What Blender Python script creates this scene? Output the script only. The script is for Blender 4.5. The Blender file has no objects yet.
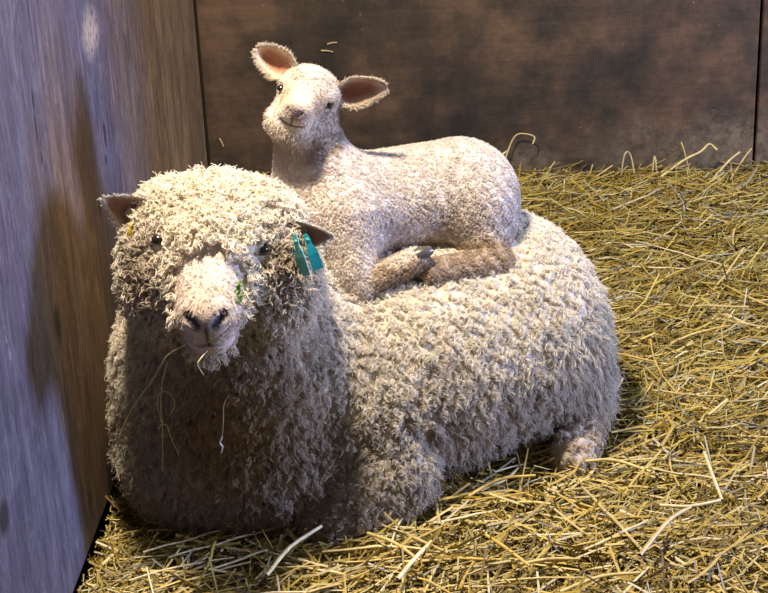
import bpy, math, random
import numpy as np
from mathutils import Vector, Matrix

random.seed(7)
RNG = np.random.default_rng(11)
FLEECE = True
STRAW = True

sc = bpy.context.scene
COL = sc.collection

# ------------------------------------------------------------------ camera
PITCH, ROLL, CAM_H = math.radians(22), 0.045, 1.65
cam_d = bpy.data.cameras.new('camera')
cam_d.sensor_width = 36.0
cam_d.lens = 36.0 * 1500 / 768
cam_d.clip_start = 0.05
cam = bpy.data.objects.new('camera', cam_d)
COL.objects.link(cam)
cp, sp, cr, sr = math.cos(PITCH), math.sin(PITCH), math.cos(ROLL), math.sin(ROLL)
right = Vector((cr, -sr * sp, -sr * cp))
up = Vector((sr, cr * sp, cr * cp))
back = Vector((0, -cp, sp))
M = Matrix((right, up, back)).transposed().to_4x4()
M.translation = Vector((0, 0, CAM_H))
cam.matrix_world = M
sc.camera = cam

# ------------------------------------------------------------------ light
world = bpy.data.worlds.new('barn_air')
world.use_nodes = True
bg = world.node_tree.nodes['Background']
bg.inputs[0].default_value = (0.68, 0.64, 0.60, 1)
bg.inputs[1].default_value = 0.15
sc.world = world


def area_light(name, loc, target, size, power, color, shape='DISK', size_y=None):
    l = bpy.data.lights.new(name, 'AREA')
    l.shape = shape
    l.size = size
    if size_y:
        l.size_y = size_y
    l.energy = power
    l.color = color
    o = bpy.data.objects.new(name, l)
    COL.objects.link(o)
    o.location = loc
    d = Vector(target) - Vector(loc)
    o.rotation_euler = d.to_track_quat('-Z', 'Y').to_euler()
    return o


# warm barn lamp hung above the pen, cool daylight through the open side on the right
area_light('barn_lamp', (-0.38, 2.58, 2.70), (0.10, 3.05, 0.4), 0.22, 140, (1.0, 0.86, 0.66))
area_light('doorway_daylight', (3.6, 3.0, 1.25), (-0.5, 2.8, 0.55), 0.6, 235, (0.48, 0.58, 1.0), 'RECTANGLE', 0.9)

vs = sc.view_settings
vs.view_transform = 'Standard'
vs.look = 'None'
vs.gamma = 1
vs.use_curve_mapping = False
vs.exposure = 0.1

# ------------------------------------------------------------------ node helpers
def new_mat(name):
    m = bpy.data.materials.new(name)
    m.use_nodes = True
    nt = m.node_tree
    return m, nt, nt.nodes['Principled BSDF']


def N(nt, t, **kw):
    n = nt.nodes.new(t)
    for k, v in kw.items():
        if isinstance(k, str) and k.startswith('i_'):
            n.inputs[k[2:].replace('_', ' ')].default_value = v
        else:
            setattr(n, k, v)
    return n


def ramp(nt, fac, stops):
    r = nt.nodes.new('ShaderNodeValToRGB')
    e = r.color_ramp.elements
    while len(e) < len(stops):
        e.new(0.5)
    for i, (p, c) in enumerate(stops):
        e[i].position = p
        e[i].color = c if len(c) == 4 else (*c, 1)
    nt.links.new(fac, r.inputs[0])
    return r.outputs[0]


def mixc(nt, fac, a, b, mode='MIX'):
    n = nt.nodes.new('ShaderNodeMix')
    n.data_type = 'RGBA'
    n.blend_type = mode
    for sock, v in ((n.inputs[0], fac), (n.inputs[6], a), (n.inputs[7], b)):
        if hasattr(v, 'is_linked') or hasattr(v, 'links'):
            nt.links.new(v, sock)
        elif isinstance(v, (int, float)):
            sock.default_value = v
        else:
            sock.default_value = (*v, 1) if len(v) == 3 else v
    return n.outputs[2]


def noise_tex(nt, vec, scale, detail=4, rough=0.55, stretch=None, distortion=0.0):
    if stretch:
        mp = nt.nodes.new('ShaderNodeMapping')
        mp.inputs['Scale'].default_value = stretch
        nt.links.new(vec, mp.inputs[0])
        vec = mp.outputs[0]
    n = nt.nodes.new('ShaderNodeTexNoise')
    n.inputs['Scale'].default_value = scale
    n.inputs['Detail'].default_value = detail
    n.inputs['Roughness'].default_value = rough
    n.inputs['Distortion'].default_value = distortion
    nt.links.new(vec, n.inputs['Vector'])
    return n.outputs['Fac']


def mathn(nt, op, a, b=None, clamp=False):
    n = nt.nodes.new('ShaderNodeMath')
    n.operation = op
    n.use_clamp = clamp
    for i, v in enumerate((a, b)):
        if v is None:
            continue
        if isinstance(v, (int, float)):
            n.inputs[i].default_value = v
        else:
            nt.links.new(v, n.inputs[i])
    return n.outputs[0]


def blob_mask(nt, vec, centre, radii, wob=None, soft=0.35):
    """soft ellipse in object space, 1 inside"""
    mp = nt.nodes.new('ShaderNodeMapping')
    mp.vector_type = 'TEXTURE'
    mp.inputs['Location'].default_value = centre
    mp.inputs['Scale'].default_value = radii
    nt.links.new(vec, mp.inputs[0])
    ln = nt.nodes.new('ShaderNodeVectorMath')
    ln.operation = 'LENGTH'
    nt.links.new(mp.outputs[0], ln.inputs[0])
    d = ln.outputs['Value']
    if wob is not None:
        d = mathn(nt, 'ADD', d, wob)
    mr = nt.nodes.new('ShaderNodeMapRange')
    mr.inputs['From Min'].default_value = 1.0 + soft
    mr.inputs['From Max'].default_value = 1.0 - soft
    nt.links.new(d, mr.inputs[0])
    return mr.outputs[0]


def bump(nt, bsdf, h, strength, dist=0.01):
    b = nt.nodes.new('ShaderNodeBump')
    b.inputs['Strength'].default_value = strength
    b.inputs['Distance'].default_value = dist
    nt.links.new(h, b.inputs['Height'])
    nt.links.new(b.outputs[0], bsdf.inputs['Normal'])


def simple_mat(name, col, rough=0.6, spec=0.4, noise=0.15, scale=80):
    m, nt, b = new_mat(name)
    tc = nt.nodes.new('ShaderNodeTexCoord')
    f = noise_tex(nt, tc.outputs['Object'], scale)
    lo = tuple(c * (1 - noise) for c in col)
    hi = tuple(min(1, c * (1 + noise)) for c in col)
    nt.links.new(ramp(nt, f, [(0.3, lo), (0.7, hi)]), b.inputs['Base Color'])
    b.inputs['Roughness'].default_value = rough
    b.inputs['Specular IOR Level'].default_value = spec
    return m


def attr_mat(name, rough=0.9, spec=0.1, sheen=0.0, transl=0.0, bump_scale=None, bump_s=0.4, bump_d=0.004):
    m, nt, b = new_mat(name)
    a = nt.nodes.new('ShaderNodeAttribute')
    a.attribute_name = 'Col'
    tc = nt.nodes.new('ShaderNodeTexCoord')
    f = noise_tex(nt, tc.outputs['Object'], 160, 3)
    c = mixc(nt, 0.22, a.outputs['Color'], ramp(nt, f, [(0.3, (0.55, 0.55, 0.55)), (0.7, (1, 1, 1))]), 'MULTIPLY')
    nt.links.new(c, b.inputs['Base Color'])
    b.inputs['Roughness'].default_value = rough
    b.inputs['Specular IOR Level'].default_value = spec
    if sheen:
        b.inputs['Sheen Weight'].default_value = sheen
        b.inputs['Sheen Roughness'].default_value = 0.6
    if bump_scale:
        v = nt.nodes.new('ShaderNodeTexVoronoi')
        v.inputs['Scale'].default_value = bump_scale
        nt.links.new(tc.outputs['Object'], v.inputs['Vector'])
        bump(nt, b, v.outputs['Distance'], -bump_s if False else bump_s, bump_d)
    if transl:
        t = nt.nodes.new('ShaderNodeBsdfTranslucent')
        nt.links.new(c, t.inputs[0])
        mx = nt.nodes.new('ShaderNodeMixShader')
        mx.inputs[0].default_value = transl
        out = nt.nodes['Material Output']
        nt.links.new(b.outputs[0], mx.inputs[1])
        nt.links.new(t.outputs[0], mx.inputs[2])
        nt.links.new(mx.outputs[0], out.inputs[0])
    return m


# ------------------------------------------------------------------ object helpers
def tag(o, label=None, cat=None, group=None, kind=None):
    if label: o['label'] = label
    if cat: o['category'] = cat
    if group: o['group'] = group
    if kind: o['kind'] = kind
    return o


def empty(name, loc):
    o = bpy.data.objects.new(name, None)
    o.empty_display_size = 0.1
    COL.objects.link(o)
    o.location = loc
    return o


def mesh_np(name, verts, faces, mat=None, parent=None, base=(0, 0, 0), col=None, smooth=True):
    """verts (n,3), faces (m,k) numpy; verts are world coordinates, stored relative to base"""
    verts = np.asarray(verts, np.float32) - np.asarray(base, np.float32)
    faces = np.asarray(faces, np.int32)
    m, k = faces.shape
    me = bpy.data.meshes.new(name)
    me.vertices.add(len(verts))
    me.vertices.foreach_set('co', verts.ravel())
    me.loops.add(m * k)
    me.loops.foreach_set('vertex_index', faces.ravel())
    me.polygons.add(m)
    me.polygons.foreach_set('loop_start', np.arange(0, m * k, k, dtype=np.int32))
    me.polygons.foreach_set('loop_total', np.full(m, k, dtype=np.int32))
    me.polygons.foreach_set('use_smooth', np.full(m, smooth, dtype=bool))
    me.update(calc_edges=True)
    if col is not None:
        at = me.attributes.new('Col', 'FLOAT_COLOR', 'POINT')
        c4 = np.ones((len(verts), 4), np.float32)
        c4[:, :3] = col
        at.data.foreach_set('color', c4.ravel())
    if mat:
        me.materials.append(mat)
    o = bpy.data.objects.new(name, me)
    COL.objects.link(o)
    if parent is not None:
        o.parent = parent
    return o


def box_verts(lo, hi):
    (a, b, c), (d, e, f) = lo, hi
    v = [(a, b, c), (d, b, c), (d, e, c), (a, e, c), (a, b, f), (d, b, f), (d, e, f), (a, e, f)]
    q = [(0, 3, 2, 1), (4, 5, 6, 7), (0, 1, 5, 4), (1, 2, 6, 5), (2, 3, 7, 6), (3, 0, 4, 7)]
    return np.array(v, float), np.array(q)


def unit(v):
    return v / np.maximum(np.linalg.norm(v, axis=-1, keepdims=True), 1e-9)


# value noise -------------------------------------------------------
def _hash(i, j, k, seed):
    h = (i * 374761393 + j * 668265263 + k * 2147483647 + seed * 974711) & 0xFFFFFFFF
    h = ((h ^ (h >> 13)) * 1274126177) & 0xFFFFFFFF
    h = h ^ (h >> 16)
    return (h & 0xFFFF) / 65535.0


def vnoise(p, scale, seed=0):
    q = np.asarray(p, np.float64) * scale + 1000.0
    i = np.floor(q).astype(np.int64)
    f = q - i
    f = f * f * (3 - 2 * f)
    r = 0
    for a in (0, 1):
        for b in (0, 1):
            for c in (0, 1):
                w = (f[:, 0] if a else 1 - f[:, 0]) * (f[:, 1] if b else 1 - f[:, 1]) * (f[:, 2] if c else 1 - f[:, 2])
                r = r + w * _hash(i[:, 0] + a, i[:, 1] + b, i[:, 2] + c, seed)
    return r


def sstep(a, b, x):
    t = np.clip((x - a) / (b - a), 0, 1)
    return t * t * (3 - 2 * t)


# ------------------------------------------------------------------ blended solids (one continuous skin per animal)
class Solid:
    def __init__(self):
        self.p = []

    def ell(self, c, r, k=0.04, rot=None, cut=False):
        self.p.append(('e', np.array(c, np.float32), np.array(r, np.float32), None if rot is None else np.array(rot, np.float32), k, cut))

    def cone(self, a, ra, b, rb, k=0.03, cut=False):
        self.p.append(('c', np.array(a, np.float32), float(ra), (np.array(b, np.float32), float(rb)), k, cut))

    def d(self, x):
        res = None
        for t, a, b, c, k, cut in self.p:
            if t == 'e':
                q = x - a
                if c is not None:
                    q = q @ c.T
                k0 = np.linalg.norm(q / b, axis=1)
                k1 = np.linalg.norm(q / (b * b), axis=1)
                v = k0 * (k0 - 1.0) / np.maximum(k1, 1e-6)
                v = np.where(k0 < 1e-3, -b.min(), v)
            else:
                bb, rb = c
                ab = bb - a
                h = np.clip(((x - a) @ ab) / (ab @ ab), 0, 1)
                v = np.linalg.norm(x - a - h[:, None] * ab, axis=1) - (b + (rb - b) * h)
            if res is None:
                res = v
            elif cut:
                h = np.clip(0.5 - 0.5 * (res + v) / k, 0, 1)
                res = res * (1 - h) + (-v) * h + k * h * (1 - h)
            else:
                h = np.clip(0.5 + 0.5 * (v - res) / k, 0, 1)
                res = v * (1 - h) + res * h - k * h * (1 - h)
        return res

    def mesh(self, lo, hi, step):
        lo = np.array(lo, np.float32)
        n = (np.ceil((np.array(hi) - lo) / step / 4).astype(int)) * 4
        nc = n // 4
        ax = [lo[i] + (np.arange(nc[i]) * 4 + 1.5) * step for i in range(3)]
        g = np.stack(np.meshgrid(*ax, indexing='ij'), -1).reshape(-1, 3).astype(np.float32)
        vc = self.d(g).reshape(nc)
        V = vc.repeat(4, 0).repeat(4, 1).repeat(4, 2).astype(np.float32)
        idx = np.argwhere(np.abs(V) < 10 * step)
        V[tuple(idx.T)] = self.d((lo + idx * step).astype(np.float32))
        S = V < 0
        # surface nets
        m = [slice(0, -1), slice(1, None)]
        cs = np.zeros(tuple(np.array(V.shape) - 1), np.int8)
        for a in (0, 1):
            for b in (0, 1):
                for c in (0, 1):
                    cs += S[m[a], m[b], m[c]]
        cells = np.argwhere((cs > 0) & (cs < 8))
        vid = -np.ones(cs.shape, np.int32)
        vid[tuple(cells.T)] = np.arange(len(cells))
        acc = np.zeros((len(cells), 3))
        cnt = np.zeros(len(cells))
        corners = [(a, b, c) for a in (0, 1) for b in (0, 1) for c in (0, 1)]
        for A in corners:
            for ax_ in range(3):
                if A[ax_]:
                    continue
                B = list(A); B[ax_] = 1
                va = V[tuple((cells + A).T)]; vb = V[tuple((cells + B).T)]
                s = (va < 0) != (vb < 0)
                t = np.where(s, va / np.where(s, va - vb, 1), 0)
                pt = cells + np.array(A) + 0.0
                pt[:, ax_] += t
                acc += pt * s[:, None]
                cnt += s
        verts = lo + acc / np.maximum(cnt, 1)[:, None] * step
        faces = []
        for ax_ in range(3):
            u, w = (ax_ + 1) % 3, (ax_ + 2) % 3
            sl0 = [slice(None)] * 3; sl1 = [slice(None)] * 3
            sl0[ax_] = slice(0, -1); sl1[ax_] = slice(1, None)
            e0, e1 = S[tuple(sl0)], S[tuple(sl1)]
            for flip in (False, True):
                ed = np.argwhere((e0 & ~e1) if not flip else (~e0 & e1))
                ed = ed[(ed[:, u] > 0) & (ed[:, w] > 0)]
                du = np.zeros(3, int); du[u] = 1
                dw = np.zeros(3, int); dw[w] = 1
                q = [ed - du - dw, ed - dw, ed, ed - du]
                q = [np.clip(x, 0, np.array(cs.shape) - 1) for x in q]
                f = np.stack([vid[tuple(x.T)] for x in q], 1)
                if flip:
                    f = f[:, ::-1]
                faces.append(f)
        faces = np.concatenate(faces)
        faces = faces[(faces >= 0).all(1)]
        return verts, faces

    def normals(self, x, e=0.004):
        x = x.astype(np.float32)
        g = np.zeros_like(x)
        for i in range(3):
            o = np.zeros(3, np.float32); o[i] = e
            g[:, i] = self.d(x + o) - self.d(x - o)
        return unit(g)


def sample_faces(verts, faces, n, weight=None):
    a, b, c, d = (verts[faces[:, i]] for i in range(4))
    ar = 0.5 * np.linalg.norm(np.cross(c - a, d - b), axis=1)
    ce = (a + b + c + d) / 4
    if weight is not None:
        ar = ar * weight(ce)
    pick = RNG.choice(len(faces), n, p=ar / ar.sum())
    u, v = RNG.random((2, n, 1))
    return (a[pick] * (1 - u) + b[pick] * u) * (1 - v) + (d[pick] * (1 - u) + c[pick] * u) * v


def tubes(path, rad, sides=3, taper=0.35):
    """path (M,K,3), rad (M,) -> verts, quads"""
    Mn, K, _ = path.shape
    tan = unit(np.gradient(path, axis=1))
    ref = np.where(np.abs(tan[:, :1, 2:3]) < 0.8, np.array([0, 0, 1.0]), np.array([1.0, 0, 0]))
    ref = np.broadcast_to(ref, tan.shape)
    n1 = unit(np.cross(tan, ref))
    n2 = np.cross(tan, n1)
    prof = 1 - (1 - taper) * np.linspace(0, 1, K) ** 2
    ang = np.arange(sides) * 2 * np.pi / sides
    r = rad[:, None, None, None] * prof[None, :, None, None]
    v = path[:, :, None, :] + r * (np.cos(ang)[None, None, :, None] * n1[:, :, None, :] + np.sin(ang)[None, None, :, None] * n2[:, :, None, :])
    verts = v.reshape(-1, 3)
    base = (np.arange(Mn) * K * sides)[:, None, None]
    k = (np.arange(K - 1) * sides)[None, :, None]
    s = np.arange(sides)[None, None, :]
    s2 = (s + 1) % sides
    f = np.stack([base + k + s, base + k + s2, base + k + sides + s2, base + k + sides + s], -1)
    return verts, f.reshape(-1, 4), K * sides


def worley(p, scale, seed=0):
    q = np.asarray(p, np.float64) * scale + 1000.0
    i = np.floor(q).astype(np.int64)
    best = np.full(len(q), 9.0)
    for a in (-1, 0, 1):
        for b in (-1, 0, 1):
            for c in (-1, 0, 1):
                x, y, z = i[:, 0] + a, i[:, 1] + b, i[:, 2] + c
                o = np.stack([x + _hash(x, y, z, seed), y + _hash(x, y, z, seed + 1), z + _hash(x, y, z, seed + 2)], 1)
                best = np.minimum(best, np.linalg.norm(q - o, axis=1))
    return best


def hair(name, path, rad, cols, mat, parent, base, taper=0.4):
    m, K, _ = path.shape
    hc = bpy.data.hair_curves.new(name)
    hc.add_curves([K] * m)
    hc.attributes['position'].data.foreach_set('vector', (path - np.asarray(base)).astype(np.float32).ravel())
    ra = hc.attributes.get('radius') or hc.attributes.new('radius', 'FLOAT', 'POINT')
    prof = 1 - (1 - taper) * np.linspace(0, 1, K) ** 2
    ra.data.foreach_set('value', (rad[:, None] * prof[None]).astype(np.float32).ravel())
    ca = hc.attributes.new('Col', 'FLOAT_COLOR', 'CURVE')
    c4 = np.ones((m, 4), np.float32); c4[:, :3] = np.clip(cols, 0, 1)
    ca.data.foreach_set('color', c4.ravel())
    hc.materials.append(mat)
    o = bpy.data.objects.new(name, hc)
    COL.objects.link(o)
    o.parent = parent
    return o


def locks(root, nrm, flow, L, hel, turns, rad, strands, spread, K=7, sink=0.006, droop=0.0, taper=0.5, tube=False, conv=0.45):
    """curly wool locks: several helical strands per root. Scalars or per-root arrays."""
    n = len(root)
    full = lambda x: np.broadcast_to(np.asarray(x, float), (n,)).repeat(strands)
    Ls, hs, ts, rs, ss, dr = map(full, (L, hel, turns, rad, spread, droop))
    d = unit(flow).repeat(strands, 0)
    nr = nrm.repeat(strands, 0)
    ref = np.where(np.abs(d[:, 2:3]) < 0.9, np.array([[0, 0, 1.0]]), np.array([[1.0, 0, 0]]))
    a = unit(np.cross(d, ref)); b = np.cross(d, a)
    m = n * strands
    tn = unit(np.cross(nr, unit(RNG.normal(size=(m, 3)))))
    off = tn * (ss * np.sqrt(RNG.random(m)))[:, None]
    p0 = root.repeat(strands, 0) + off - nr * sink
    ph = (RNG.random(n) * 6.283).repeat(strands) + RNG.normal(0, 0.7, m)
    sgn = np.where(RNG.random(n) < 0.5, -1, 1).repeat(strands)
    jit = 1 + RNG.normal(0, 0.2, m)
    t = np.linspace(0, 1, K)
    A = ph[:, None] + sgn[:, None] * 6.283 * ts[:, None] * t[None]
    env = (np.minimum(1, t * 3))[None] * hs[:, None]
    c = p0[:, None] + (Ls * jit)[:, None, None] * t[None, :, None] * d[:, None]
    c = c - off[:, None] * (conv * t)[None, :, None]
    c = c + (env * np.cos(A))[..., None] * a[:, None] + (env * np.sin(A))[..., None] * b[:, None]
    c[..., 2] -= (dr * Ls)[:, None] * (t ** 2)[None]
    rr = rs * (1 + RNG.normal(0, 0.15, m))
    if not tube:
        return c, rr
    v, f, per = tubes(c, rr, 3, taper)
    return v, f, per * strands


def polytube(points, r, sides=6, taper=1.0, n=14):
    """smooth tube through points (Catmull-Rom)"""
    P = np.array(points, float)
    P = np.vstack([2 * P[0] - P[1], P, 2 * P[-1] - P[-2]])
    out = []
    for i in range(1, len(P) - 2):
        for t in np.linspace(0, 1, n, endpoint=False):
            a, b, c, d = P[i - 1:i + 3]
            out.append(0.5 * (2 * b + (c - a) * t + (2 * a - 5 * b + 4 * c - d) * t * t + (3 * b - a - 3 * c + d) * t ** 3))
    out.append(P[-2])
    return tubes(np.array(out)[None], np.array([r]), sides, taper)[:2]


def ellipsoid_mesh(c, r, rot=None, nu=20, nv=12):
    u = np.linspace(0, 2 * np.pi, nu, endpoint=False)
    v = np.linspace(0.02, np.pi - 0.02, nv)
    U, Vv = np.meshgrid(u, v)
    p = np.stack([np.cos(U) * np.sin(Vv), np.sin(U) * np.sin(Vv), np.cos(Vv)], -1).reshape(-1, 3) * np.array(r)
    if rot is not None:
        p = p @ np.asarray(rot)
    i = np.arange(nv - 1)[:, None] * nu
    j = np.arange(nu)[None]
    f = np.stack([i + j, i + nu + j, i + nu + (j + 1) % nu, i + (j + 1) % nu], -1).reshape(-1, 4)
    return p + np.array(c), f


# ------------------------------------------------------------------ the setting
def wood_left():
    m, nt, b = new_mat('weathered_plywood')
    tc = nt.nodes.new('ShaderNodeTexCoord').outputs['Object']
    f1 = noise_tex(nt, tc, 70, 6, 0.75, (1, 1, 0.06), 0.3)
    f2 = noise_tex(nt, tc, 16, 8, 0.75, (1, 1, 0.35), 1.0)
    f3 = noise_tex(nt, tc, 90, 4, 0.7, (1, 1, 0.6))
    fine = mathn(nt, 'ADD', mathn(nt, 'MULTIPLY', f1, 0.40), mathn(nt, 'ADD', mathn(nt, 'MULTIPLY', f2, 0.42), mathn(nt, 'MULTIPLY', f3, 0.18)))
    broad = noise_tex(nt, tc, 6, 4, 0.6, (1, 1, 0.3))
    wob = mathn(nt, 'MULTIPLY', mathn(nt, 'SUBTRACT', noise_tex(nt, tc, 5, 4, 0.6, (1, 1, 0.35)), 0.5), 1.6)
    grey = ramp(nt, fine, [(0.38, (0.036, 0.031, 0.046)), (0.5, (0.090, 0.082, 0.113)), (0.62, (0.165, 0.155, 0.20))])  # weathered grey with the blue of the cool daylight painted in
    grey = mixc(nt, ramp(nt, broad, [(0.35, (0, 0, 0)), (0.65, (1, 1, 1))]), grey, mixc(nt, 0.75, grey, (0.80, 0.68, 0.70), 'MULTIPLY'))
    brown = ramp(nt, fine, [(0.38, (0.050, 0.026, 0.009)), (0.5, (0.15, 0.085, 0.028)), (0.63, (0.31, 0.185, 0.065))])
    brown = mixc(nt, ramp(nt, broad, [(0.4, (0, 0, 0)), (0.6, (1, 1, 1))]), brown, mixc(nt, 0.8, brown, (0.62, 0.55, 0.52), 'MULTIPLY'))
    # lamp warmth painted into the brown towards the corner; weathered grey nearer the front
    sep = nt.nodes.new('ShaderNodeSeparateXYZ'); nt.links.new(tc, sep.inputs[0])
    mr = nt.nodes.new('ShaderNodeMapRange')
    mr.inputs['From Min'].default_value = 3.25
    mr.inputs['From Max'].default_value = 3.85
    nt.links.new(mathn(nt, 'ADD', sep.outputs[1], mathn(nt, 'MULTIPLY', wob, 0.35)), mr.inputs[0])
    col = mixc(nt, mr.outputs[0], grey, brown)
    ewe_shadow = blob_mask(nt, tc, (-0.6, 2.90, 0.40), (0.4, 0.26, 0.55), mathn(nt, 'MULTIPLY', wob, 0.7), 0.4)  # brown patch painted in for the ewe's cast shadow on the wall
    col = mixc(nt, mathn(nt, 'MULTIPLY', ewe_shadow, 0.75), col, brown)
    scf = noise_tex(nt, tc, 34, 5, 0.8, (1, 1, 0.45))
    col = mixc(nt, mathn(nt, 'MULTIPLY', ramp(nt, scf, [(0.62, (0, 0, 0)), (0.72, (1, 1, 1))]), 0.45), col, (0.36, 0.31, 0.30))
    # bare scuff and dark splits in the face veneer
    sc_ = blob_mask(nt, tc, (-0.6, 3.247, 0.988), (0.4, 0.075, 0.045), wob, 0.5)
    col = mixc(nt, mathn(nt, 'MULTIPLY', sc_, ramp(nt, f3, [(0.4, (0, 0, 0)), (0.5, (1, 1, 1))])), col, (0.36, 0.28, 0.22))
    for (y, z, ry, rz) in SPLITS:
        s = blob_mask(nt, tc, (-0.6, y, z), (0.4, ry, rz), mathn(nt, 'MULTIPLY', wob, 0.4), 0.3)
        col = mixc(nt, mathn(nt, 'MULTIPLY', s, 0.9), col, (0.02, 0.014, 0.012))
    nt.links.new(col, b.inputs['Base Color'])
    b.inputs['Roughness'].default_value = 0.72
    b.inputs['Specular IOR Level'].default_value = 0.3
    bump(nt, b, fine, 0.35, 0.006)
    return m


def ramp_f(nt, fac):
    return ramp(nt, fac, [(0.35, (0, 0, 0)), (0.6, (1, 1, 1))])


SPLITS = [(2.668, 0.543, 0.020, 0.035), (2.703, 0.978, 0.008, 0.022), (3.268, 0.751, 0.012, 0.028), (3.249, 0.698, 0.010, 0.012),
          (2.18, 0.404, 0.03, 0.03), (2.698, 0.927, 0.006, 0.03), (2.712, 0.865, 0.005, 0.012), (3.13, 0.62, 0.008, 0.02)]


def wood_back():
    m, nt, b = new_mat('dark_stained_plywood')
    tc = nt.nodes.new('ShaderNodeTexCoord').outputs['Object']
    grain = noise_tex(nt, tc, 30, 6, 0.7, (0.09, 1, 1), 0.4)
    blot = noise_tex(nt, tc, 4.5, 7, 0.72)
    blot2 = noise_tex(nt, tc, 1.3, 3, 0.5)
    col = ramp(nt, blot, [(0.36, (0.029, 0.021, 0.012)), (0.5, (0.066, 0.041, 0.022)), (0.62, (0.125, 0.070, 0.036))])
    col = mixc(nt, ramp(nt, blot2, [(0.4, (0, 0, 0)), (0.62, (1, 1, 1))]), col, mixc(nt, 0.8, col, (0.55, 0.60, 0.62), 'MULTIPLY'))
    col = mixc(nt, 0.65, col, ramp(nt, grain, [(0.3, (0.45, 0.45, 0.45)), (0.7, (1.0, 1.0, 1.0))]), 'MULTIPLY')
    sp_ = noise_tex(nt, tc, 26, 4, 0.8)
    col = mixc(nt, mathn(nt, 'MULTIPLY', ramp(nt, sp_, [(0.66, (0, 0, 0)), (0.74, (1, 1, 1))]), 0.5), col, (0.26, 0.19, 0.12))
    # straw dust rubbed onto the foot of the boards
    wob = mathn(nt, 'MULTIPLY', mathn(nt, 'SUBTRACT', noise_tex(nt, tc, 7, 4, 0.7), 0.5), 2.2)
    d1 = blob_mask(nt, tc, (1.2, 4.75, 0.20), (0.40, 0.5, 0.10), wob, 0.6)
    d2 = blob_mask(nt, tc, (0.42, 4.75, 0.16), (0.18, 0.5, 0.07), wob, 0.6)
    dd = mathn(nt, 'MAXIMUM', d1, d2)
    col = mixc(nt, mathn(nt, 'MULTIPLY', dd, mathn(nt, 'MULTIPLY', ramp_f(nt, sp_), 0.3)), col, (0.36, 0.28, 0.17))
    nt.links.new(col, b.inputs['Base Color'])
    b.inputs['Roughness'].default_value = 0.65
    b.inputs['Specular IOR Level'].default_value = 0.3
    bump(nt, b, grain, 0.3, 0.005)
    return m


def build_setting():
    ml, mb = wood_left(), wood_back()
    dark = simple_mat('dark_timber', (0.018, 0.014, 0.011), 0.8, 0.2)
    earth = simple_mat('trodden_earth', (0.05, 0.038, 0.024), 0.95, 0.1, 0.4, 20)
    v, f = box_verts((-1.2, 1.2, -0.14), (3.0, 5.0, -0.08))
    tag(mesh_np('floor', v, f, earth, smooth=False), 'dark earth floor under the straw', None, None, 'structure')
    # left wall: backing frame plus plywood sheets standing in front of it, leaning a touch off square
    wl = tag(empty('wall_left', (0, 0, 0)), 'weathered grey plywood side wall of the pen', None, None, 'structure')

    def slab(name, y0, y1, z0, z1, mat, off, th):
        n = 2
        lx = lambda y: -0.633 + (y - 2.57) * 0.034
        v = []
        for y in (y0, y1):
            for z in (z0, z1):
                v += [(lx(y) + off, y, z), (lx(y) + off - th, y, z)]
        v = np.array(v)
        f = np.array([(0, 2, 6, 4), (1, 5, 7, 3), (0, 1, 3, 2), (4, 6, 7, 5), (2, 3, 7, 6), (0, 4, 5, 1)])
        o = mesh_np(name, v, f, mat, wl, smooth=False)
        bv = o.modifiers.new('edge', 'BEVEL'); bv.width = 0.003; bv.segments = 2
        return o
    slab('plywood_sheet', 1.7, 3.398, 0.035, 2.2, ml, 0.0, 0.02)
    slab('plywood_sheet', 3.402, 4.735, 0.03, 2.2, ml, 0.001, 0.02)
    slab('backing_frame', 1.7, 4.9, -0.1, 2.2, dark, -0.045, 0.05)
    # back wall
    wb = tag(empty('wall_back', (0, 0, 0)), 'dark brown stained plywood wall behind the straw', None, None, 'structure')
    for x0, x1 in ((-0.552, 1.238), (1.249, 2.5)):
        v, f = box_verts((x0, 4.75, 0.0), (x1, 4.77, 2.2))
        o = mesh_np('plywood_sheet', v, f, mb, wb, smooth=False)
        bv = o.modifiers.new('edge', 'BEVEL'); bv.width = 0.003; bv.segments = 2
    v, f = box_verts((-0.9, 4.80, -0.1), (2.6, 4.86, 2.2))
    mesh_np('backing_frame', v, f, dark, wb, smooth=False)


build_setting()

# ------------------------------------------------------------------ the ewe
EB = np.array((0.05, 3.05, 0.0))
ewe_s = Solid()
c30, s30 = math.cos(math.radians(28)), math.sin(math.radians(28))
RZ = np.array([[c30, s30, 0], [-s30, c30, 0], [0, 0, 1]])       # world -> body axis


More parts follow.
